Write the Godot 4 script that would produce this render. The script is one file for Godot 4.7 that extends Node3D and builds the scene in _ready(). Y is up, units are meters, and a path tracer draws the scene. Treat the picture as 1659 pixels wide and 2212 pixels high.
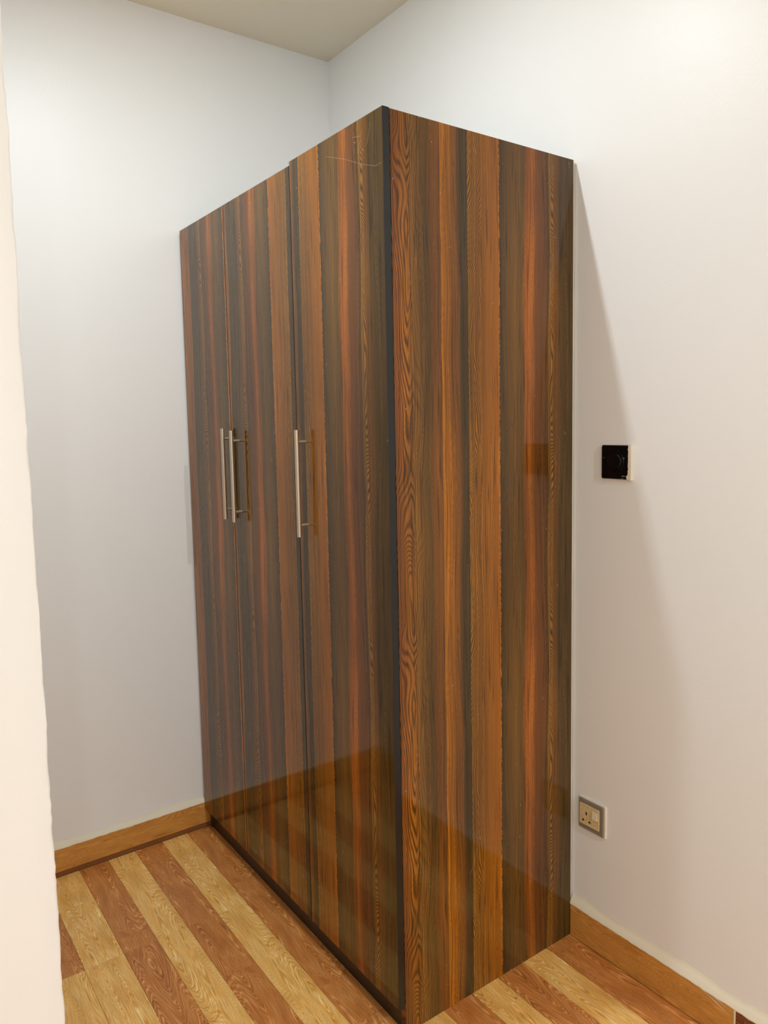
extends Node3D
# A glossy three-door wardrobe in a white alcove with wood-look floor tiles.
# World: x = 0 right wall, z = 0 back wall, y = 0 floor, metres.

const HC := 2.757          # ceiling height
const W := 1.18            # wardrobe width along the right wall
const D := 0.60            # wardrobe depth, door fronts at x = -D
const H := 2.0765          # wardrobe height
const LAMP1 := Vector3(-0.905, HC, 1.012)
const LAMP2 := Vector3(-1.905, HC, 3.60)
const LAMP3 := Vector3(-0.75, HC, 4.05)  # added unseen lamp, lifts the fill light reaching the alcove
const PERIOD := 1.06       # vertical repeat of the printed laminate
const SHEET := 0.70        # width of the printed laminate

var M := {}
var used := {}


func _ready() -> void:
	build_camera()
	build_environment()
	build_area_lights()
	make_materials()
	build_shell()
	build_floor()
	build_baseboards()
	build_wardrobe()
	build_switch()
	build_socket()
	downlight(LAMP1, "round recessed white ceiling downlight in the alcove beside the wardrobe")
	downlight(LAMP2, "round recessed white ceiling downlight outside the alcove, nearer to its corner")
	downlight(LAMP3, "added unseen round ceiling lamp for fill light outside the alcove, beside the right wall")


# ---------------------------------------------------------------- camera, light

func build_camera() -> void:
	var cam := Camera3D.new()
	cam.name = "camera"
	add_child(cam)
	cam.transform = Transform3D(Basis(Vector3(0.807188, -0.018014, 0.59002), Vector3(0.070664, 0.995295, -0.066285), Vector3(-0.58605, 0.095198, 0.804663)), Vector3(-1.544778, 1.426323, 2.503352))
	cam.projection = Camera3D.PROJECTION_FRUSTUM
	cam.near = 0.05
	cam.far = 50.0
	cam.size = 1.3572787 * cam.near
	cam.frustum_offset = Vector2(-0.016412, -0.023565) * cam.near
	cam.current = true


func build_environment() -> void:
	var e := Environment.new()
	e.background_mode = Environment.BG_COLOR
	e.background_color = Color(0, 0, 0)
	e.tonemap_mode = Environment.TONE_MAPPER_LINEAR
	e.tonemap_exposure = 1.11
	e.sdfgi_enabled = true
	e.ssao_enabled = true
	e.ssil_enabled = true
	var w := WorldEnvironment.new()
	w.name = "environment"
	w.environment = e
	add_child(w)


func build_area_lights() -> void:
	lamp_light("alcove_downlight_beam", LAMP1, 1.24, Color(0.925, 0.965, 0.985))
	lamp_light("room_downlight_beam", LAMP2, 1.05, Color(0.95, 0.985, 1.0))
	lamp_light("added_fill_beam", LAMP3, 4.3, Color(0.95, 0.985, 1.0))  # beam of the added lamp, there only to strengthen the fill


func lamp_light(called: String, at: Vector3, energy: float, tint: Color) -> void:
	var l := AreaLight3D.new()
	l.name = called
	l.area_size = Vector2(0.034, 0.034)
	l.light_energy = energy
	l.light_color = tint
	l.shadow_enabled = true
	l.area_range = 12.0
	l.area_attenuation = 2.0
	add_child(l)
	l.position = at + Vector3(0, -0.0085, 0)
	l.rotation.x = -PI / 2.0


# ---------------------------------------------------------------- helpers

func numbered(called: String) -> String:
	var n: int = used.get(called, 0)
	used[called] = n + 1
	return called if n == 0 else "%s_%03d" % [called, n]


func tag(o: Node, label := "", category := "", group := "", kind := "") -> void:
	if label: o.set_meta("label", label)
	if category: o.set_meta("category", category)
	if group: o.set_meta("group", group)
	if kind: o.set_meta("kind", kind)


func st_new() -> SurfaceTool:
	var st := SurfaceTool.new()
	st.begin(Mesh.PRIMITIVE_TRIANGLES)
	return st


func obj(called: String, st: SurfaceTool, m: Material, parent: Node = self) -> MeshInstance3D:
	return inst(called, st.commit(), m, parent)


func inst(called: String, mesh: Mesh, m: Material, parent: Node = self) -> MeshInstance3D:
	var o := MeshInstance3D.new()
	o.name = numbered(called) if parent == self else called
	o.mesh = mesh
	o.material_override = m
	parent.add_child(o, true)
	return o


func thing(called: String, at: Vector3, label := "", category := "", kind := "") -> Node3D:
	var o := Node3D.new()
	o.name = numbered(called)
	add_child(o)
	o.position = at
	tag(o, label, category, "", kind)
	return o


# A flat polygon fan with outward normal n; uvf = [u per metre, u at 0, v per metre, v at 0] gives texture coordinates.
func face(st: SurfaceTool, pts: Array, n: Vector3, uvf: Array = [], uvf2: Array = []) -> void:
	var flip: bool = ((pts[1] - pts[0]).cross(pts[2] - pts[0])).dot(n) > 0.0
	for k in range(1, pts.size() - 1):
		var tri := [pts[0], pts[k], pts[k + 1]]
		if flip:
			tri = [pts[0], pts[k + 1], pts[k]]
		for p in tri:
			st.set_normal(n)
			if uvf:
				st.set_uv(Vector2(p.dot(uvf[0]) + uvf[1], p.dot(uvf[2]) + uvf[3]))
			if uvf2:
				st.set_uv2(Vector2(p.dot(uvf2[0]) + uvf2[1], p.dot(uvf2[2]) + uvf2[3]))
			st.add_vertex(p)


# A box from lo to hi with chamfered edges.
func cbox(st: SurfaceTool, lo: Vector3, hi: Vector3, ch := 0.0, uvf: Array = [], uvf2: Array = []) -> void:
	var c := (lo + hi) / 2.0
	var h := (hi - lo) / 2.0
	for ax in 3:
		var a1 := (ax + 1) % 3
		var a2 := (ax + 2) % 3
		for s in [-1.0, 1.0]:
			var n := Vector3.ZERO
			n[ax] = s
			var pts := []
			for q in [[-1, -1], [1, -1], [1, 1], [-1, 1]]:
				var v := Vector3.ZERO
				v[ax] = s * h[ax]
				v[a1] = q[0] * (h[a1] - ch)
				v[a2] = q[1] * (h[a2] - ch)
				pts.append(c + v)
			face(st, pts, n, uvf, uvf2)
		if ch > 0.0:
			for s1 in [-1.0, 1.0]:
				for s2 in [-1.0, 1.0]:
					var n2 := Vector3.ZERO
					n2[a1] = s1
					n2[a2] = s2
					var pts2 := []
					for q in [[-1, 0], [1, 0], [1, 1], [-1, 1]]:
						var v := Vector3.ZERO
						v[ax] = q[0] * (h[ax] - ch)
						v[a1] = s1 * (h[a1] - (ch if q[1] == 1 else 0.0))
						v[a2] = s2 * (h[a2] - (0.0 if q[1] == 1 else ch))
						pts2.append(c + v)
					face(st, pts2, n2.normalized(), uvf, uvf2)
	if ch > 0.0:
		for sx in [-1.0, 1.0]:
			for sy in [-1.0, 1.0]:
				for sz in [-1.0, 1.0]:
					var s := Vector3(sx, sy, sz)
					var k := h - Vector3(ch, ch, ch)
					face(st, [c + s * Vector3(h.x, k.y, k.z), c + s * Vector3(k.x, h.y, k.z), c + s * Vector3(k.x, k.y, h.z)], s.normalized(), uvf, uvf2)


# A round bar between two points, with rounded ends of a small chamfer.
func bar(st: SurfaceTool, a: Vector3, b: Vector3, r: float, ch := 0.0008, sides := 20) -> void:
	var d := (b - a).normalized()
	var u := d.cross(Vector3(0.3, 0.2, 0.93)).normalized()
	var v := d.cross(u)
	var rings := [[a, 0.0], [a, r - ch], [a + d * ch, r], [b - d * ch, r], [b, r - ch], [b, 0.0]]
	for i in rings.size() - 1:
		for k in sides:
			var t0 := TAU * k / sides
			var t1 := TAU * (k + 1) / sides
			var r0 := u * cos(t0) + v * sin(t0)
			var r1 := u * cos(t1) + v * sin(t1)
			var p := [rings[i][0] + r0 * rings[i][1], rings[i + 1][0] + r0 * rings[i + 1][1], rings[i + 1][0] + r1 * rings[i + 1][1], rings[i][0] + r1 * rings[i][1]]
			var n0 := r0
			var n1 := r1
			if i == 0:
				n0 = -d
				n1 = -d
			elif i == 4:
				n0 = d
				n1 = d
			smooth_quad(st, p, [n0, n0, n1, n1])


func smooth_quad(st: SurfaceTool, p: Array, n: Array, uv: Array = []) -> void:
	for t in [[0, 1, 2], [0, 2, 3]]:
		var a: Vector3 = p[t[0]]
		var b: Vector3 = p[t[1]]
		var c: Vector3 = p[t[2]]
		var order: Array = t
		if (b - a).cross(c - a).dot(n[t[0]] + n[t[1]] + n[t[2]]) > 0.0:
			order = [t[0], t[2], t[1]]
		for k in order:
			st.set_normal(n[k])
			if uv:
				st.set_uv(uv[k])
			st.add_vertex(p[k])


# Lathe about the y axis: profile of [r, y]; smooth round, flat along the profile.
func lathe(st: SurfaceTool, at: Vector3, prof: Array, inward := false, sides := 40) -> void:
	for i in prof.size() - 1:
		var r0: float = prof[i][0]
		var y0: float = prof[i][1]
		var r1: float = prof[i + 1][0]
		var y1: float = prof[i + 1][1]
		var pn := Vector2(y1 - y0, -(r1 - r0)).normalized()
		if inward:
			pn = -pn
		for k in sides:
			var c0 := Vector3(cos(TAU * k / sides), 0, sin(TAU * k / sides))
			var c1 := Vector3(cos(TAU * (k + 1) / sides), 0, sin(TAU * (k + 1) / sides))
			var p := [at + c0 * r0 + Vector3.UP * y0, at + c0 * r1 + Vector3.UP * y1, at + c1 * r1 + Vector3.UP * y1, at + c1 * r0 + Vector3.UP * y0]
			var n0 := c0 * pn.x + Vector3.UP * pn.y
			var n1 := c1 * pn.x + Vector3.UP * pn.y
			smooth_quad(st, p, [n0, n0, n1, n1])


func rounded(w: float, h: float, r: float, n := 6) -> PackedVector2Array:
	var out := PackedVector2Array()
	for k in 4:
		var c := Vector2([1, -1, -1, 1][k] * (w / 2 - r), [1, 1, -1, -1][k] * (h / 2 - r))
		for i in n + 1:
			var t := PI / 2 * (k + float(i) / n)
			out.append(c + Vector2(cos(t), sin(t)) * r)
	return out


# A plate standing on the xy plane towards +z, outline poly, edge chamfer ch.
func prism(st: SurfaceTool, poly: PackedVector2Array, z0: float, z1: float, ch := 0.0, off := Vector2.ZERO) -> void:
	var inner := poly
	if ch > 0.0:
		inner = PackedVector2Array()
		var mid := Vector2.ZERO
		for q in poly: mid += q
		mid /= poly.size()
		for i in poly.size():
			var a := poly[(i - 1 + poly.size()) % poly.size()]
			var b := poly[(i + 1) % poly.size()]
			var nn := Vector2((b - a).y, -(b - a).x).normalized()
			if nn.dot(poly[i] - mid) < 0.0: nn = -nn
			inner.append(poly[i] - nn * ch)
	var idx := Geometry2D.triangulate_polygon(inner)
	for i in range(0, idx.size(), 3):
		var pts := []
		for k in 3:
			var q := inner[idx[i + k]] + off
			pts.append(Vector3(q.x, q.y, z1))
		face(st, pts, Vector3(0, 0, 1))
	var mid2 := Vector2.ZERO
	for q in poly: mid2 += q
	mid2 /= poly.size()
	for i in poly.size():
		var j := (i + 1) % poly.size()
		var a := poly[i] + off
		var b := poly[j] + off
		var n2 := Vector2((b - a).y, -(b - a).x).normalized()
		if n2.dot((a + b) / 2 - off - mid2) < 0.0: n2 = -n2
		face(st, [Vector3(a.x, a.y, z0), Vector3(b.x, b.y, z0), Vector3(b.x, b.y, z1 - ch), Vector3(a.x, a.y, z1 - ch)], Vector3(n2.x, n2.y, 0))
		if ch > 0.0:
			var ia := inner[i] + off
			var ib := inner[j] + off
			face(st, [Vector3(a.x, a.y, z1 - ch), Vector3(b.x, b.y, z1 - ch), Vector3(ib.x, ib.y, z1), Vector3(ia.x, ia.y, z1)], Vector3(n2.x, n2.y, 1).normalized())


func noise_of(seed_: int, kind := FastNoiseLite.TYPE_SIMPLEX_SMOOTH) -> FastNoiseLite:
	var n := FastNoiseLite.new()
	n.seed = seed_
	n.noise_type = kind
	n.frequency = 1.0
	n.fractal_type = FastNoiseLite.FRACTAL_NONE
	return n


# ---------------------------------------------------------------- materials

func mat(called: String, c: Color, rough: float, metal := 0.0, spec := 0.5) -> StandardMaterial3D:
	var m := StandardMaterial3D.new()
	m.resource_name = called
	m.albedo_color = c
	m.roughness = rough
	m.metallic = metal
	m.metallic_specular = spec
	M[called] = m
	return m


func make_materials() -> void:
	var wall_relief := plaster_relief()
	var p := mat("wall_paint", Color8(241, 240, 238), 0.42)
	p.heightmap_enabled = true
	p.heightmap_texture = wall_relief
	p.heightmap_scale = 0.03
	p.uv1_triplanar = true
	p.uv1_world_triplanar = true
	p.uv1_scale = Vector3(1.25, 1.25, 1.25)
	var q := mat("ceiling_paint", Color8(244, 233, 210), 0.8)
	q.heightmap_enabled = true
	q.heightmap_texture = wall_relief
	q.heightmap_scale = 0.04
	q.uv1_triplanar = true
	q.uv1_world_triplanar = true
	q.uv1_scale = Vector3(1.1, 1.1, 1.1)
	var sheet := laminate_sheet()
	M["sheet"] = sheet
	mat("black_edge", Color8(20, 20, 21), 0.28)
	mat("black_plinth", Color8(26, 19, 14), 0.35)
	mat("carcass_board", Color8(60, 44, 32), 0.5)
	mat("white_board", Color8(214, 206, 192), 0.6)
	mat("nickel", Color8(206, 192, 172), 0.36, 0.9)
	mat("grout", Color8(96, 66, 38), 0.8)
	mat("dark_base", Color8(130, 78, 30), 0.7)
	mat("plaster_bead", Color8(231, 221, 199), 0.7)
	mat("glossy_black", Color8(6, 6, 7), 0.16, 0.0, 0.33)
	mat("paint_smear", Color8(226, 217, 198), 0.6)
	mat("print_grey", Color8(150, 146, 138), 0.6)
	mat("socket_frame", Color8(138, 128, 116), 0.42, 0.1)
	mat("socket_white", Color8(226, 214, 188), 0.4)
	mat("slot_dark", Color8(14, 15, 17), 0.7)
	mat("lamp_white", Color8(236, 234, 228), 0.45)
	var g := mat("lamp_glow", Color8(250, 246, 238), 0.6)
	g.emission_enabled = true
	g.emission = Color(0.98, 0.985, 1.0)
	g.emission_energy_multiplier = 4.0
	var ins := mat("speckled_insert", Color8(255, 255, 255), 0.5)
	ins.albedo_texture = speckle()
	ins.uv1_triplanar = true
	ins.uv1_scale = Vector3(12, 12, 12)
	for kind in 2:
		for v in 3:
			var im := plank_images(11 + 7 * v + 31 * kind, kind, 160, 960, 0.09, 0.586)
			var w := mat(("pale_plank_%d" if kind == 0 else "tan_plank_%d") % v, Color.WHITE, 0.42)
			w.albedo_texture = ImageTexture.create_from_image(im[0])
			w.heightmap_enabled = true
			w.heightmap_texture = ImageTexture.create_from_image(im[1])
			w.heightmap_scale = 0.1
	var sk := plank_images(97, 2, 160, 960, 0.093, 0.9)
	var s := mat("skirting_wood", Color.WHITE, 0.4)
	s.albedo_texture = ImageTexture.create_from_image(sk[0])
	var sk2 := plank_images(131, 3, 96, 480, 0.093, 0.6)
	var s2 := mat("skirting_red", Color.WHITE, 0.4)
	s2.albedo_texture = ImageTexture.create_from_image(sk2[0])


# Orange-peel roller texture with soft trowel unevenness.
func plaster_relief() -> ImageTexture:
	var n := noise_of(5)
	n.frequency = 0.16
	var fine := n.get_seamless_image(512, 512)
	n.seed = 9
	n.frequency = 0.018
	var soft := n.get_seamless_image(512, 512)
	n.seed = 12
	n.frequency = 0.05
	var mid := n.get_seamless_image(512, 512)
	var im := Image.create(512, 512, false, Image.FORMAT_RF)
	for y in 512:
		for x in 512:
			var a := fine.get_pixel(x, y).r
			var b := soft.get_pixel(x, y).r
			var c := mid.get_pixel(x, y).r
			im.set_pixel(x, y, Color(0.40 * a + 0.36 * b + 0.24 * c, 0, 0))
	return ImageTexture.create_from_image(im)


func speckle() -> ImageTexture:
	var im := Image.create(128, 128, false, Image.FORMAT_RGB8)
	var n := noise_of(44)
	for y in 128:
		for x in 128:
			var a := n.get_noise_2d(x * 0.13, y * 0.10)
			var b := n.get_noise_2d(x * 0.42 + 50, y * 0.36)
			var c := Color8(218, 194, 146)
			if a + 0.8 * b > 0.75: c = Color8(164, 130, 84)
			elif a + 0.5 * b < -0.4: c = Color8(228, 208, 162)
			im.set_pixel(x, y, c)
	return ImageTexture.create_from_image(im)


# The printed laminate: strips of several wood tones, cathedral arches and feathered grain; repeats every PERIOD.
func laminate_sheet() -> ImageTexture:
	var wpx := 1024
	var hpx := 1536
	var stops := [
		[0.000, 107, 61, 24], [0.014, 100, 60, 25], [0.030, 115, 67, 27], [0.050, 128, 80, 23], [0.064, 119, 74, 29], [0.0678, 106, 69, 29], [0.0684, 118, 81, 31], [0.084, 109, 74, 32], [0.093, 97, 67, 27], [0.113, 83, 60, 27], [0.126, 105, 65, 27], [0.138, 112, 70, 29], [0.151, 97, 61, 25],
		[0.1518, 152, 94, 23], [0.168, 144, 87, 24], [0.184, 121, 76, 27], [0.200, 111, 69, 30], [0.206, 80, 58, 29], [0.212, 66, 50, 27], [0.2312, 65, 50, 27], [0.2322, 129, 87, 28], [0.250, 120, 78, 27], [0.266, 129, 82, 26], [0.296, 144, 88, 24], [0.312, 136, 82, 24], [0.3302, 147, 88, 22],
		[0.3312, 63, 46, 23], [0.346, 77, 56, 27], [0.362, 97, 68, 29], [0.380, 107, 74, 30], [0.406, 89, 64, 27], [0.416, 122, 70, 26], [0.428, 134, 76, 26], [0.444, 128, 75, 27], [0.454, 107, 63, 27], [0.478, 97, 60, 27], [0.498, 85, 56, 27], [0.502, 124, 89, 30], [0.522, 117, 74, 32], [0.538, 97, 67, 29], [0.546, 79, 58, 27], [0.600, 73, 54, 25],
		[0.607, 126, 78, 26], [0.630, 115, 67, 29], [0.660, 132, 82, 27], [0.680, 107, 66, 29], [0.700, 107, 61, 24]]
	var lut := PackedVector3Array()
	var nl := 2048
	for i in nl + 1:
		var u := SHEET * i / nl
		var k := 0
		while k < stops.size() - 2 and stops[k + 1][0] <= u:
			k += 1
		var f: float = clampf((u - stops[k][0]) / (stops[k + 1][0] - stops[k][0]), 0.0, 1.0)
		lut.append(Vector3(stops[k][1], stops[k][2], stops[k][3]).lerp(Vector3(stops[k + 1][1], stops[k + 1][2], stops[k + 1][3]), f))
	var na := noise_of(3)
	var nb := noise_of(8)
	var data := PackedByteArray()
	data.resize(wpx * hpx * 3)
	var at := 0
	var ry := PERIOD / TAU
	for j in hpx:
		var th := TAU * j / hpx
		var c := cos(th) * ry
		var s := sin(th) * ry
		var jag := 0.0016 * na.get_noise_2d(c * 38.0, s * 38.0) + 0.0014 * nb.get_noise_2d(c * 90.0, s * 90.0)
		var f1 := 4.2 * cos(th) + 3.0 * nb.get_noise_3d(3.0, c * 5.5, s * 5.5)
		var f2 := 10.0 * cos(th + 1.3) + 2.4 * nb.get_noise_3d(5.0, c * 7.0, s * 7.0)
		var f3 := 15.0 * sin(th + 0.4) + 2.0 * nb.get_noise_3d(9.0, c * 8.0, s * 8.0)
		var f4 := 13.0 * cos(th + 4.0) + 2.2 * nb.get_noise_3d(13.0, c * 8.0, s * 8.0)
		for i in wpx:
			var u := SHEET * i / wpx
			# the fibres sway slowly; the crisp joints between strips stay put
			var sway := 0.0060 * na.get_noise_3d(u * 9.0, c * 2.2, s * 2.2) + 0.0012 * nb.get_noise_3d(u * 40.0, c * 8.0, s * 8.0)
			var hold := minf(minf(absf(u - 0.1515) / 0.012 + 0.15, absf(u - 0.2317) / 0.02), minf(absf(u - 0.068) / 0.02, absf(u - 0.3307) / 0.02))
			var q := u + sway * clampf(hold, 0.0, 1.0)
			if absf(u - 0.331) < 0.006:
				q = u + jag
			var col := lut[clampi(int(q / SHEET * nl), 0, nl)]
			var w := u + sway
			var n1 := nb.get_noise_3d(w * 120.0, c * 0.9, s * 0.9)
			var n2 := na.get_noise_3d(w * 340.0, c * 1.8, s * 1.8)
			var n3 := nb.get_noise_3d(w * 800.0, c * 6.0, s * 6.0)
			var k := (1.06 + 0.13 * n1) * (1.0 + 0.10 * n3)
			k *= 1.05 - 0.42 * (1.0 - smoothstep(0.0, 0.24, absf(n2))) * clampf(0.6 + 0.9 * n1, 0.0, 1.0)
			k *= 1.02 - 0.30 * (1.0 - smoothstep(0.0, 0.14, absf(n1 - 0.1)))
			var l := 0.0
			if u < 0.0682:
				var d := (u - 0.057) / 0.052
				var ph := f1 + (8.0 * d * d + 2.0 * absf(d) if d < 0.0 else 30.0 * d * d) + 2.2 * na.get_noise_3d(u * 20.0, c * 4.5, s * 4.5)
				l = 0.5 + 0.5 * cos(TAU * ph)
				k *= 1.12 - 0.56 * pow(l, 1.8) * (0.8 + 0.5 * n1)
			elif u < 0.12:
				var d := (u - 0.0682) / 0.05
				l = 0.5 + 0.5 * cos(TAU * (f1 * 0.8 - 6.0 * d + 1.2 * na.get_noise_3d(u * 24.0, c * 6.0, s * 6.0)))
				k *= 1.0 + (0.06 - 0.20 * l * l) * clampf(1.0 - d, 0.0, 1.0)
			elif u > 0.2317 and u < 0.285:
				var d := (u - 0.2317) / 0.03
				var ph := f2 + 7.0 * d + 1.0 * na.get_noise_3d(u * 40.0, c * 6.0, s * 6.0)
				l = 0.5 + 0.5 * cos(TAU * ph)
				k *= 1.0 + (0.14 - 0.58 * pow(l, 1.7)) * clampf(1.75 - d, 0.0, 1.0)
			elif u > 0.329 and u < 0.372:
				var d := (u - 0.3305) / 0.04
				l = 0.5 + 0.5 * cos(TAU * (f3 + 9.0 * d))
				k *= 1.0 + (0.42 - 0.75 * l) * clampf(1.0 - d, 0.0, 1.0)
			elif u > 0.492 and u < 0.548:
				var d := (u - 0.512) / 0.022
				var ph := f4 + 5.0 * d * absf(d) + 2.0 * d + 0.9 * na.get_noise_3d(u * 50.0, c * 6.0, s * 6.0)
				l = 0.5 + 0.5 * cos(TAU * ph)
				k *= 1.0 + (0.16 - 0.58 * pow(l, 1.7)) * clampf(1.7 - absf(d), 0.0, 1.0)
			k *= 1.0 + 0.14 * na.get_noise_3d(u * 9.0 + 20.0, c * 1.6, s * 1.6)
			data[at] = clampi(int(col.x * k), 0, 255)
			data[at + 1] = clampi(int(col.y * k), 0, 255)
			data[at + 2] = clampi(int(col.z * k), 0, 255)
			at += 3
	return ImageTexture.create_from_image(Image.create_from_data(wpx, hpx, false, Image.FORMAT_RGB8, data))


# Limed-oak print of one floor strip: [colour, relief]. kind 0 pale, 1 tan, 2 skirting, 3 reddish skirting.
func plank_images(seed_: int, kind: int, wpx: int, hpx: int, wide: float, length: float) -> Array:
	var na := noise_of(seed_)
	var nb := noise_of(seed_ + 1)
	var base: Vector3 = [Vector3(238, 180, 92), Vector3(192, 118, 52), Vector3(206, 144, 66), Vector3(124, 66, 36)][kind]
	var pale: Vector3 = [Vector3(255, 232, 178), Vector3(236, 178, 118), Vector3(224, 166, 92), Vector3(150, 90, 56)][kind]
	var deep: Vector3 = [Vector3(186, 122, 42), Vector3(140, 76, 26), Vector3(160, 100, 38), Vector3(90, 42, 22)][kind]
	var col := PackedByteArray()
	col.resize(wpx * hpx * 3)
	var rel := PackedByteArray()
	rel.resize(wpx * hpx)
	var at := 0
	for j in hpx:
		var z := length * j / hpx
		for i in wpx:
			var x := wide * i / wpx
			var big := na.get_noise_2d(x * 13.0, z * 1.15)
			var wob := nb.get_noise_2d(x * 42.0, z * 8.0)
			var ph := x * 185.0 + big * 11.0 + wob * 0.8
			var l := 0.5 + 0.5 * cos(TAU * ph)
			l = l * l * l
			var fibre := nb.get_noise_2d(x * 620.0 + big * 40.0, z * 22.0)
			var pore := na.get_noise_2d(x * 330.0 + big * 40.0, z * 10.0)
			var tone := na.get_noise_2d(x * 20.0 + 70.0, z * 5.0)
			var up := clampf(l * (0.55 + 0.5 * wob) + 0.48 * maxf(pore, 0.0), 0.0, 1.0)
			var dn := clampf(0.62 * maxf(-pore, 0.0) + 0.30 * maxf(tone, 0.0) + 0.25 * (1.0 - l) * maxf(-fibre, 0.0), 0.0, 1.0)
			var c := base.lerp(pale, up * 0.9).lerp(deep, dn) * (1.0 + 0.06 * fibre)
			col[at * 3] = clampi(int(c.x), 0, 255)
			col[at * 3 + 1] = clampi(int(c.y), 0, 255)
			col[at * 3 + 2] = clampi(int(c.z), 0, 255)
			rel[at] = clampi(int(128 + 90 * (up - dn)), 0, 255)
			at += 1
	return [Image.create_from_data(wpx, hpx, false, Image.FORMAT_RGB8, col), Image.create_from_data(wpx, hpx, false, Image.FORMAT_L8, rel)]


# Chips and scratches of one panel: pale specks on a clear sheet, width by height in metres.
func wear_sheet(seed_: int, wide: float, high: float, count: int, scratches: Array) -> ImageTexture:
	var ppm := 960.0
	var im := Image.create(int(wide * ppm), int(high * ppm), false, Image.FORMAT_RGBA8)
	im.fill(Color(0.86, 0.78, 0.66, 0.0))
	var r := RandomNumberGenerator.new()
	r.seed = seed_
	for k in count:
		var c := Vector2(r.randf() * im.get_width(), r.randf() * im.get_height())
		if r.randf() < 0.3:
			c.y = pow(r.randf(), 3.0) * im.get_height() * 0.3
		var long := r.randf() < 0.25
		var dir := Vector2.from_angle(r.randf_range(0.7, 2.4))
		for t in (r.randi_range(5, 9) if long else r.randi_range(1, 3)):
			dab(im, c + dir * t, 0.45 if long else 0.8)
	for line in scratches:
		for i in line.size() - 1:
			var a: Vector2 = line[i] * ppm
			var b: Vector2 = line[i + 1] * ppm
			var n := int(a.distance_to(b)) + 1
			for t in n:
				dab(im, a.lerp(b, float(t) / n), 0.2)
	return ImageTexture.create_from_image(im)


func dab(im: Image, p: Vector2, a: float) -> void:
	var x := int(p.x)
	var y := int(p.y)
	if x >= 0 and y >= 0 and x < im.get_width() and y < im.get_height():
		im.set_pixel(x, y, Color(0.86, 0.78, 0.66, a))


func laminate(called: String, wear: ImageTexture) -> StandardMaterial3D:
	var m := mat(called, Color.WHITE, 0.07, 0.0, 0.43)
	m.albedo_texture = M["sheet"]
	m.detail_enabled = true
	m.detail_blend_mode = BaseMaterial3D.BLEND_MODE_MIX
	m.detail_uv_layer = BaseMaterial3D.DETAIL_UV_2
	m.detail_albedo = wear
	return m


# ---------------------------------------------------------------- room

func wall_box(called: String, lo: Vector3, hi: Vector3, label: String, m := "wall_paint", category := "wall") -> MeshInstance3D:
	var st := st_new()
	cbox(st, lo, hi)
	var o := obj(called, st, M[m])
	tag(o, label, category, "", "structure")
	return o


func build_shell() -> void:
	wall_box("wall_back", Vector3(-1.5, -0.1, -0.12), Vector3(0.12, HC + 0.1, 0.0), "white painted wall behind the far end of the wardrobe")
	wall_box("wall_right", Vector3(0.0, -0.1, 0.0), Vector3(0.12, HC + 0.1, 5.12), "white painted wall carrying the black switch and the socket")
	wall_box("wall_outer", Vector3(-2.72, -0.1, 1.27), Vector3(-2.6, HC + 0.1, 5.12), "white painted side wall of the room outside the alcove")
	wall_box("wall_front", Vector3(-2.6, -0.1, 5.0), Vector3(0.0, HC + 0.1, 5.12), "white painted end wall of the room outside the alcove")
	wall_box("wall_inner", Vector3(-2.6, -0.1, 1.27), Vector3(-1.5, HC + 0.1, 1.42), "white painted wall running left from the alcove corner")
	build_alcove_wall()
	build_ceiling()


# The alcove's left wall, whose near end has a hand-plastered, slightly wavy arris.
func build_alcove_wall() -> void:
	var st := st_new()
	var n := noise_of(21)
	var x0 := -1.35
	var z1 := 1.42
	var rows := 260
	var prev := []
	var prevn := []
	for j in rows + 1:
		var y := -0.1 + (HC + 0.2) * j / rows
		var e := 0.0007 * n.get_noise_2d(y * 4.0, 0.0) + 0.0006 * n.get_noise_2d(y * 19.0, 4.0) + 0.0008 * n.get_noise_2d(y * 70.0, 9.0)
		var xe := x0 + e
		var r := 0.004 + 0.0025 * n.get_noise_2d(y * 13.0, 30.0)
		var row := [Vector3(x0, y, 0.0), Vector3(x0, y, z1 - 0.05), Vector3(xe, y, z1 - r), Vector3(xe - r * 0.29, y, z1 - r * 0.29), Vector3(xe - r, y, z1), Vector3(x0 - 0.05, y, z1), Vector3(-1.5, y, z1), Vector3(-1.5, y, 0.0)]
		var nn := [Vector3.RIGHT, Vector3.RIGHT, Vector3(0.95, 0, 0.3).normalized(), Vector3(1, 0, 1).normalized(), Vector3(0.3, 0, 0.95).normalized(), Vector3.BACK, Vector3.BACK, Vector3.LEFT]
		if j > 0:
			for k in 6:
				smooth_quad(st, [prev[k], prev[k + 1], row[k + 1], row[k]], [nn[k], nn[k + 1], nn[k + 1], nn[k]])
		prev = row
	# back and ends
	var b := -0.1
	var t := HC + 0.1
	face(st, [Vector3(-1.5, b, 0), Vector3(-1.5, t, 0), Vector3(-1.5, t, z1), Vector3(-1.5, b, z1)], Vector3.LEFT)
	face(st, [Vector3(-1.5, b, 0), Vector3(x0, b, 0), Vector3(x0, t, 0), Vector3(-1.5, t, 0)], Vector3.FORWARD)
	face(st, [Vector3(-1.5, t, 0), Vector3(x0, t, 0), Vector3(x0, t, z1), Vector3(-1.5, t, z1)], Vector3.UP)
	var o := obj("wall_left", st, M["wall_paint"])
	tag(o, "white painted wall end with an uneven edge at the mouth of the alcove", "wall", "", "structure")


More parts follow.
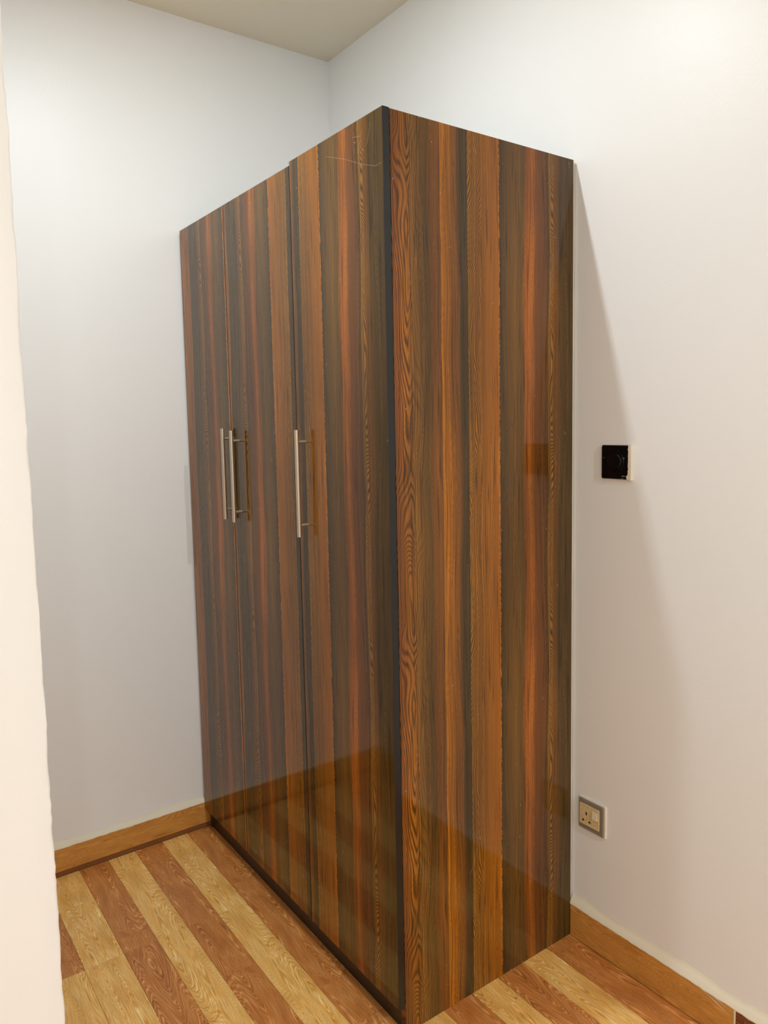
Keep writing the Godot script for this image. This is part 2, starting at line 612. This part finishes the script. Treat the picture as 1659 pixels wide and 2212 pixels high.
func build_ceiling() -> void:
	# one slab with a round-lamp cutout (square under the trim) at each downlight
	var st := st_new()
	var hs := 0.03
	var x_min := -2.72
	var x_max := 0.12
	var z_cuts := [-0.12, LAMP1.z - hs, LAMP1.z + hs, LAMP2.z - hs, LAMP2.z + hs, LAMP3.z - hs, LAMP3.z + hs, 5.12]
	for k in 7:
		var z0: float = z_cuts[k]
		var z1: float = z_cuts[k + 1]
		if k % 2 == 1:
			var lx: float = [LAMP1.x, LAMP2.x, LAMP3.x][k / 2]
			cbox(st, Vector3(x_min, HC, z0), Vector3(lx - hs, HC + 0.1, z1))
			cbox(st, Vector3(lx + hs, HC, z0), Vector3(x_max, HC + 0.1, z1))
			cbox(st, Vector3(lx - hs, HC + 0.06, z0), Vector3(lx + hs, HC + 0.1, z1))
		else:
			cbox(st, Vector3(x_min, HC, z0), Vector3(x_max, HC + 0.1, z1))
	var o := obj("ceiling", st, M["ceiling_paint"])
	tag(o, "plain off-white flat ceiling above the wardrobe", "ceiling", "", "structure")


func downlight(at: Vector3, label: String) -> void:
	var t := thing("downlight", at, label, "ceiling lamp")
	var st := st_new()
	lathe(st, Vector3.ZERO, [[0.0205, 0.001], [0.021, -0.0055], [0.024, -0.0065], [0.044, -0.0045], [0.0485, 0.0]])
	obj("trim_ring", st, M["lamp_white"], t)
	st = st_new()
	lathe(st, Vector3.ZERO, [[0.0208, 0.04], [0.018, 0.045], [0.0, 0.045]])
	obj("housing", st, M["lamp_white"], t)
	st = st_new()
	lathe(st, Vector3.ZERO, [[0.0205, -0.005], [0.013, -0.0068], [0.0, -0.0075]], true)
	obj("diffuser", st, M["lamp_glow"], t)


# ---------------------------------------------------------------- floor

func build_floor() -> void:
	var fl := thing("floor", Vector3.ZERO, "wood-look floor of alternating pale and tan strips", "floor", "structure")
	var st := st_new()
	cbox(st, Vector3(-2.72, -0.1, -0.12), Vector3(0.12, -0.0012, 5.12))
	obj("grout_bed", st, M["grout"], fl)
	var xs := [-0.012, -0.105, -0.195, -0.285, -0.373, -0.465, -0.5785, -0.668, -0.757, -0.849, -0.937, -1.028, -1.13]
	while xs[-1] > -2.55:
		xs.append(xs[-1] - 0.09)
	var zs := [0.012, 0.497]
	while zs[-1] < 4.9:
		zs.append(zs[-1] + 0.586)
	zs[-1] = 5.0
	var meshes := {}
	var r := RandomNumberGenerator.new()
	r.seed = 77
	for i in xs.size() - 1:
		for j in zs.size() - 1:
			var x1: float = xs[i]
			var x0: float = xs[i + 1]
			var z0: float = zs[j]
			var z1: float = zs[j + 1]
			var v := r.randi_range(0, 2)
			var flip := r.randi_range(0, 1)
			var shift := r.randf_range(0.0, 0.5)
			if x0 < -1.36 and z1 < 1.3:
				continue
			# pale and tan alternate from the right wall, which starts tan
			var pale := i % 2 == 1
			if i >= 6:
				pale = i % 2 == 1
			if i == 12 and j >= 1: pale = true
			elif i > 12: pale = i % 2 == 0
			if i == 5: pale = true
			if i == 6: pale = false
			if i >= 6 and i <= 11: pale = i % 2 == 1
			var wide := x1 - x0
			var long := z1 - z0
			var key := "%d %d %d %d" % [roundi(wide * 2000), roundi(long * 2000), flip, v]
			if not meshes.has(key):
				var s := st_new()
				var sgn := -1.0 if flip else 1.0
				var uvf := [Vector3(sgn / 0.094, 0, 0), 0.5, Vector3(0, 0, sgn / 0.586), shift]
				cbox(s, Vector3(-wide / 2 + 0.0003, -0.008, -long / 2 + 0.0004), Vector3(wide / 2 - 0.0003, 0.0, long / 2 - 0.0004), 0.0005, uvf)
				meshes[key] = s.commit()
			var o := inst("plank", meshes[key], M[("pale_plank_%d" if pale else "tan_plank_%d") % v], fl)
			o.position = Vector3((x0 + x1) / 2, 0, (z0 + z1) / 2)


# ---------------------------------------------------------------- baseboards

# A bead of filler along the top of a skirting: from a (start) along dir, out = away from the wall.
func bead(parent: Node3D, start: Vector3, dir: Vector3, length: float, out: Vector3, hs: float, ts: float, tall: float, seed_: int) -> void:
	var st := st_new()
	var n := noise_of(seed_)
	var steps := int(length / 0.008)
	var prev := []
	for k in steps + 1:
		var t := length * k / steps
		var h := tall * (0.82 + 0.25 * n.get_noise_2d(t * 5.0, 0.0) + 0.12 * n.get_noise_2d(t * 28.0, 5.0))
		var b := ts + 0.0006 + 0.0006 * n.get_noise_2d(t * 60.0, 9.0)
		var p := start + dir * t
		var row := [p + out * b + Vector3.UP * (hs - 0.002 + 0.0012 * n.get_noise_2d(t * 40.0, 15.0)), p + out * (b - 0.0004) + Vector3.UP * (hs + 0.002), p + out * (ts * 0.62 + 0.0012 * n.get_noise_2d(t * 50.0, 25.0)) + Vector3.UP * (hs + h * 0.6), p - out * 0.0008 + Vector3.UP * (hs + h)]
		var nn := [out, (out + Vector3.UP * 0.5).normalized(), (out + Vector3.UP * 0.7).normalized(), (out + Vector3.UP * 0.3).normalized()]
		if k > 0:
			for i in 3:
				smooth_quad(st, [prev[i], prev[i + 1], row[i + 1], row[i]], [nn[i], nn[i + 1], nn[i + 1], nn[i]])
		prev = row
	var o := obj("filler_bead", st, M["plaster_bead"], parent)
	o.set_meta("label", "cream filler smeared along the skirting top")


func skirt_piece(parent: Node3D, called: String, lo: Vector3, hi: Vector3, along: int, m: String, scale := 0.9) -> MeshInstance3D:
	var st := st_new()
	var run := Vector3.ZERO
	run[along] = 1.0 / scale
	var uvf := [Vector3(0, 1.0 / 0.093, 0), 0.0, run, 0.0]
	cbox(st, lo, hi, 0.0008, uvf)
	return obj(called, st, M[m], parent)


func build_baseboards() -> void:
	var hs := 0.093
	var ts := 0.012
	var a := thing("baseboard_back", Vector3.ZERO, "brown wood-look skirting along the back wall", "skirting", "structure")
	skirt_piece(a, "skirting_tile", Vector3(-1.35, 0.016, 0.0), Vector3(-0.578, hs, ts), 0, "skirting_wood")
	var st := st_new()
	cbox(st, Vector3(-1.35, 0.0, 0.0), Vector3(-0.578, 0.0158, ts - 0.0018))
	obj("recessed_joint", st, M["dark_base"], a)
	bead(a, Vector3(-1.35, 0, 0), Vector3.RIGHT, 0.752, Vector3.BACK, hs, ts, 0.024, 61)
	var b := thing("baseboard_right", Vector3.ZERO, "brown wood-look skirting along the right wall", "skirting", "structure")
	skirt_piece(b, "skirting_tile", Vector3(-ts, 0.0, W + 0.001), Vector3(0.0, hs, 1.6585), 2, "skirting_wood")
	var red := skirt_piece(b, "skirting_tile", Vector3(-ts, 0.0, 1.6625), Vector3(0.0, hs, 2.26), 2, "skirting_red")
	red.set_meta("label", "darker red-brown skirting tile")
	for k in 4:
		skirt_piece(b, "skirting_tile", Vector3(-ts, 0.0, 2.264 + 0.68 * k), Vector3(0.0, hs, 2.264 + 0.68 * k + 0.676), 2, "skirting_wood")
	st = st_new()
	cbox(st, Vector3(-ts - 0.0002, 0.0, 1.6583), Vector3(-0.001, hs + 0.001, 1.6628), 0.0006)
	obj("grout_joint", st, M["plaster_bead"], b)
	st = st_new()
	# pale paint dragged over the two tiles by the joint
	for q in [[1.575, 0.091, 1.655, 0.068, 0.0028], [1.60, 0.092, 1.64, 0.084, 0.002], [1.685, 0.081, 1.69, 0.05, 0.003], [1.69, 0.08, 1.697, 0.062, 0.002]]:
		var p0 := Vector3(-ts - 0.0004, q[1], q[0])
		var p1 := Vector3(-ts - 0.0004, q[3], q[2])
		var side: Vector3 = (p1 - p0).cross(Vector3.RIGHT).normalized() * q[4] * 0.5
		var mid: Vector3 = (p0 + p1) / 2.0 + side * 0.6
		face(st, [p0, mid + side, p1, mid - side], Vector3.LEFT)
	obj("paint_streak", st, M["paint_smear"], b)
	bead(b, Vector3(0, 0, W + 0.001), Vector3.BACK, 2.6, Vector3.LEFT, hs, ts, 0.031, 62)
	var c := thing("baseboard_left", Vector3.ZERO, "brown wood-look skirting along the alcove's left wall", "skirting", "structure")
	skirt_piece(c, "skirting_tile", Vector3(-1.35, 0.0, ts), Vector3(-1.35 + ts, hs, 1.36), 2, "skirting_wood")


# ---------------------------------------------------------------- wardrobe

func build_wardrobe() -> void:
	var base := Vector3(-D, 0, 0)
	var w := thing("wardrobe", Vector3.ZERO, "tall glossy three-door wardrobe in dark striped wood laminate with bar handles", "wardrobe")
	var x_in := -D + 0.0195      # carcass front, behind the doors
	# near side panel, its print running straight from the front edge
	var wear := wear_sheet(301, 0.60, 2.08, 46, [[Vector2(0.245, 1.70), Vector2(0.235, 1.74), Vector2(0.222, 1.76)], [Vector2(0.52, 0.74), Vector2(0.53, 0.77)]])
	var side_mat := laminate("side_laminate", wear)
	var st := st_new()
	cbox(st, Vector3(x_in, 0.0, W - 0.018), Vector3(-0.009, H, W), 0.0006,
		[Vector3(1.0 / SHEET, 0, 0), D / SHEET, Vector3(0, -1.0 / PERIOD, 0), H / PERIOD + 0.38],
		[Vector3(1.0 / 0.60, 0, 0), D / 0.60, Vector3(0, -1.0 / 2.08, 0), H / 2.08])
	obj("side_panel", st, side_mat, w)
	# far side, top, base, back
	st = st_new()
	cbox(st, Vector3(x_in, 0.0, 0.0145), Vector3(-0.009, 2.066, 0.032), 0.0005)
	obj("far_side_panel", st, M["carcass_board"], w)
	st = st_new()
	cbox(st, Vector3(x_in, 2.048, 0.0325), Vector3(-0.009, 2.066, W - 0.0185), 0.0005)
	obj("top_panel", st, M["carcass_board"], w)
	st = st_new()
	cbox(st, Vector3(x_in + 0.002, 0.062, 0.0325), Vector3(-0.009, 0.080, W - 0.0185), 0.0005)
	obj("base_panel", st, M["carcass_board"], w)
	st = st_new()
	var rear := noise_of(83)
	var prev := []
	for j in 90:
		var y := 0.10 + (H - 0.006 - 0.10) * j / 89.0
		var e := -0.0025 + 0.0016 * rear.get_noise_2d(y * 4.0, 0.0) + 0.0009 * rear.get_noise_2d(y * 23.0, 3.0)
		var row := [Vector3(-0.0088, y, W - 0.0012), Vector3(e - 0.0008, y, W - 0.0014), Vector3(e, y, W - 0.004), Vector3(e, y, W - 0.03)]
		var nn := [Vector3.BACK, Vector3(0.4, 0, 0.9).normalized(), Vector3(0.9, 0, 0.4).normalized(), Vector3.RIGHT]
		if j > 0:
			for k in 3:
				smooth_quad(st, [prev[k], prev[k + 1], row[k + 1], row[k]], [nn[k], nn[k + 1], nn[k + 1], nn[k]])
		prev = row
	var lip := obj("raw_rear_edge", st, M["white_board"], w)
	lip.set_meta("label", "chipped pale raw edge of the back board")
	st = st_new()
	cbox(st, Vector3(-0.0086, 0.10, 0.02), Vector3(-0.0035, H - 0.006, W - 0.006))
	obj("back_board", st, M["white_board"], w)
	st = st_new()
	cbox(st, Vector3(x_in + 0.002, 0.0, 0.033), Vector3(x_in + 0.018, 0.0615, W - 0.0185), 0.0004)
	obj("plinth", st, M["black_plinth"], w)
	# doors: [z0, z1, top, bottom, print u = a + b * z, print flipped, handle z, handle stand-off]
	door(w, 0.0145, 0.3645, 2.0683, 0.071, 0.687, -1.0, true, 0.349, 0.021, 1.141, 1.416, 311, [])
	door(w, 0.3675, 0.7735, 2.0683, 0.069, 0.985, -1.0, true, 0.421, 0.025, 1.139, 1.410, 312, [[Vector2(0.012, 0.155), Vector2(0.010, 0.17), Vector2(0.008, 0.185)]])
	door(w, 0.7765, W, H + 0.001, 0.067, -0.586, 1.0, false, 0.8185, 0.025, 1.139, 1.411, 313, [[Vector2(0.177, 0.038), Vector2(0.258, 0.067), Vector2(0.33, 0.098), Vector2(0.375, 0.113), Vector2(0.397, 0.112)], [Vector2(0.31, 0.07), Vector2(0.317, 0.045)], [Vector2(0.29, 0.03), Vector2(0.32, 0.036)], [Vector2(0.36, 0.02), Vector2(0.345, 0.06)]])


func door(w: Node3D, z0: float, z1: float, top: float, bottom: float, ua: float, ub: float, flipped: bool, hz: float, off: float, hy0: float, hy1: float, seed_: int, scratches: Array) -> void:
	var wide := z1 - z0
	var m := laminate("door_laminate_%d" % seed_, wear_sheet(seed_, wide, top - bottom, 16, scratches))
	var st := st_new()
	cbox(st, Vector3(-D, bottom, z0 + 0.0006), Vector3(-D + 0.0175, top, z1 - 0.0006), 0.0006,
		[Vector3(0, 0, ub / SHEET), ua / SHEET, Vector3(0, (1.0 if flipped else -1.0) / PERIOD, 0), 0.71 if flipped else top / PERIOD + 0.38],
		[Vector3(0, 0, 1.0 / wide), -z0 / wide, Vector3(0, -1.0 / (top - bottom), 0), top / (top - bottom)])
	var d := obj("door", st, m, w)
	for e in [[z1 - 0.0005, z1 + 0.0006], [z0 - 0.0006, z0 + 0.0005]]:
		st = st_new()
		cbox(st, Vector3(-D + 0.0003, bottom, e[0]), Vector3(-D + 0.0175, top, e[1]), 0.0002)
		obj("edge_band", st, M["black_edge"], d)
	st = st_new()
	var x := -D - off
	bar(st, Vector3(x, hy0, hz), Vector3(x, hy1, hz), 0.0060, 0.0008)
	for y in [hy0 + 0.030, hy1 - 0.030]:
		bar(st, Vector3(-D + 0.0002, y, hz), Vector3(x + 0.002, y, hz), 0.0042, 0.0002, 14)
	var hd := obj("handle", st, M["nickel"], d)
	hd.set_meta("label", "brushed nickel bar handle on two posts")


# ---------------------------------------------------------------- wall fittings

func build_switch() -> void:
	var t := thing("dimmer_switch", Vector3(0.0, 1.3175, 1.3165), "black square rotary switch plate with paint-smeared edges on white wall", "switch")
	t.rotation.y = -PI / 2
	var st := st_new()
	prism(st, rounded(0.088, 0.084, 0.005), 0.0, 0.0085, 0.0022)
	obj("plate", st, M["glossy_black"], t)
	st = st_new()
	lathe(st, Vector3.ZERO, [[0.0, 0.0125], [0.0185, 0.0125], [0.0205, 0.0115], [0.0215, 0.0095], [0.0218, 0.008]])
	var k := obj("knob", st, M["glossy_black"], t)
	k.rotation.x = PI / 2
	k.position = Vector3(-0.002, 0.002, 0)
	st = st_new()
	lathe(st, Vector3.ZERO, [[0.0225, 0.0082], [0.0235, 0.0098], [0.0262, 0.0098], [0.0272, 0.0082]])
	var ring := obj("knob_ring", st, M["glossy_black"], t)
	ring.rotation.x = PI / 2
	ring.position = Vector3(-0.002, 0.002, 0)
	# wall paint brushed over the right edge and the corners of the plate
	var n := noise_of(55)
	st = st_new()
	var poly := PackedVector2Array()
	for i in 41:
		var y := -0.0425 + 0.085 * i / 40.0
		var e := 0.0372 + 0.0010 * n.get_noise_2d(y * 160.0, 0.0)
		if y > 0.030: e += 0.0022 * n.get_noise_2d(y * 420.0, 8.0)
		if y < -0.0305: e -= sqrt(maxf(0.0, 0.0056 * 0.0056 - pow(y + 0.0362, 2.0))) * 0.9
		poly.append(Vector2(e, y))
	poly.append(Vector2(0.0455, 0.043))
	poly.append(Vector2(0.0462, 0.0))
	poly.append(Vector2(0.0455, -0.0432))
	prism(st, poly, 0.0, 0.0091, 0.0)
	obj("paint_smear", st, M["paint_smear"], t)
	st = st_new()
	var low := PackedVector2Array()
	for i in 31:
		low.append(Vector2(-0.041 + 0.078 * i / 30.0, -0.0412 - 0.0006 * n.get_noise_2d(i * 0.35, 3.0)))
	low.append(Vector2(0.037, -0.0436))
	low.append(Vector2(-0.041, -0.0434))
	prism(st, low, 0.0, 0.0064, 0.0)
	obj("paint_smear", st, M["paint_smear"], t)
	st = st_new()
	var rim := PackedVector2Array()
	for i in 31:
		rim.append(Vector2(-0.043 + 0.083 * i / 30.0, 0.0415 + 0.0005 * n.get_noise_2d(i * 0.5, 13.0)))
	rim.append(Vector2(0.042, 0.0442))
	rim.append(Vector2(-0.043, 0.0436))
	prism(st, rim, 0.0, 0.0050, 0.0)
	obj("paint_smear", st, M["paint_smear"], t)
	# small worn maker's print by the lower right corner, and paint flecks
	st = st_new()
	for q in [[0.0205, -0.0335, 0.5, 0.0035], [0.0225, -0.0340, -0.6, 0.0030], [0.0248, -0.0328, -0.5, 0.0034], [0.0285, -0.0338, 0.05, 0.0045], [0.0325, -0.0338, 0.1, 0.0040], [0.0210, -0.0395, -0.15, 0.0050], [-0.0345, 0.0105, -0.3, 0.0022], [-0.0415, 0.0125, 0.4, 0.0016], [0.0262, 0.0110, 0.2, 0.0022]]:
		var c := Vector2(q[0], q[1])
		var dir: Vector2 = Vector2.from_angle(q[2]) * q[3] * 0.5
		var sd: Vector2 = dir.orthogonal().normalized() * 0.0005
		prism(st, PackedVector2Array([c - dir - sd, c + dir - sd, c + dir + sd, c - dir + sd]), 0.0084, 0.0087)
	obj("worn_print", st, M["print_grey"], t).set_meta("kind", "stuff")


func build_socket() -> void:
	var t := thing("wall_socket", Vector3(0.0, 0.3676, 1.2475), "beige speckled three-pin wall socket with white rocker in a grey frame", "socket")
	t.rotation.y = -PI / 2
	var st := st_new()
	# paint-smeared surround
	prism(st, rounded(0.090, 0.089, 0.003, 3), 0.0, 0.0042, 0.001)
	obj("paint_smear", st, M["paint_smear"], t)
	st = st_new()
	prism(st, rounded(0.0835, 0.083, 0.0045), 0.004, 0.0078, 0.0022, Vector2(-0.001, 0))
	obj("frame", st, M["socket_frame"], t)
	st = st_new()
	prism(st, rounded(0.066, 0.058, 0.003), 0.0076, 0.0092, 0.0008, Vector2(-0.005, 0.0005))
	obj("insert", st, M["speckled_insert"], t)
	st = st_new()
	prism(st, rounded(0.0045, 0.0088, 0.0006, 2), 0.0088, 0.00932, 0.0, Vector2(-0.0145, 0.0045))
	obj("earth_slot", st, M["slot_dark"], t)
	for x in [-0.0250, -0.0035]:
		st = st_new()
		prism(st, rounded(0.0068, 0.0048, 0.0006, 2), 0.0088, 0.00932, 0.0, Vector2(x, -0.0155))
		obj("pin_slot", st, M["slot_dark"], t)
	st = st_new()
	prism(st, rounded(0.0190, 0.0235, 0.0015, 3), 0.0090, 0.0096, 0.0003, Vector2(0.0145, 0.0095))
	obj("rocker_surround", st, M["speckled_insert"], t)
	st = st_new()
	# tilted rocker
	var lo := 0.0102
	var hi := 0.0126
	var x0 := 0.0063
	var x1 := 0.0222
	var y0 := -0.0005
	var y1 := 0.0190
	var f := [Vector3(x0, y0, hi), Vector3(x1, y0, hi), Vector3(x1, y1, lo), Vector3(x0, y1, lo)]
	var b := [Vector3(x0, y0, 0.0090), Vector3(x1, y0, 0.0090), Vector3(x1, y1, 0.0090), Vector3(x0, y1, 0.0090)]
	face(st, f, Vector3(0, 0.12, 1).normalized())
	face(st, [f[0], f[1], b[1], b[0]], Vector3.DOWN)
	face(st, [f[2], f[3], b[3], b[2]], Vector3.UP)
	face(st, [f[0], f[3], b[3], b[0]], Vector3.LEFT)
	face(st, [f[1], f[2], b[2], b[1]], Vector3.RIGHT)
	obj("rocker", st, M["socket_white"], t)
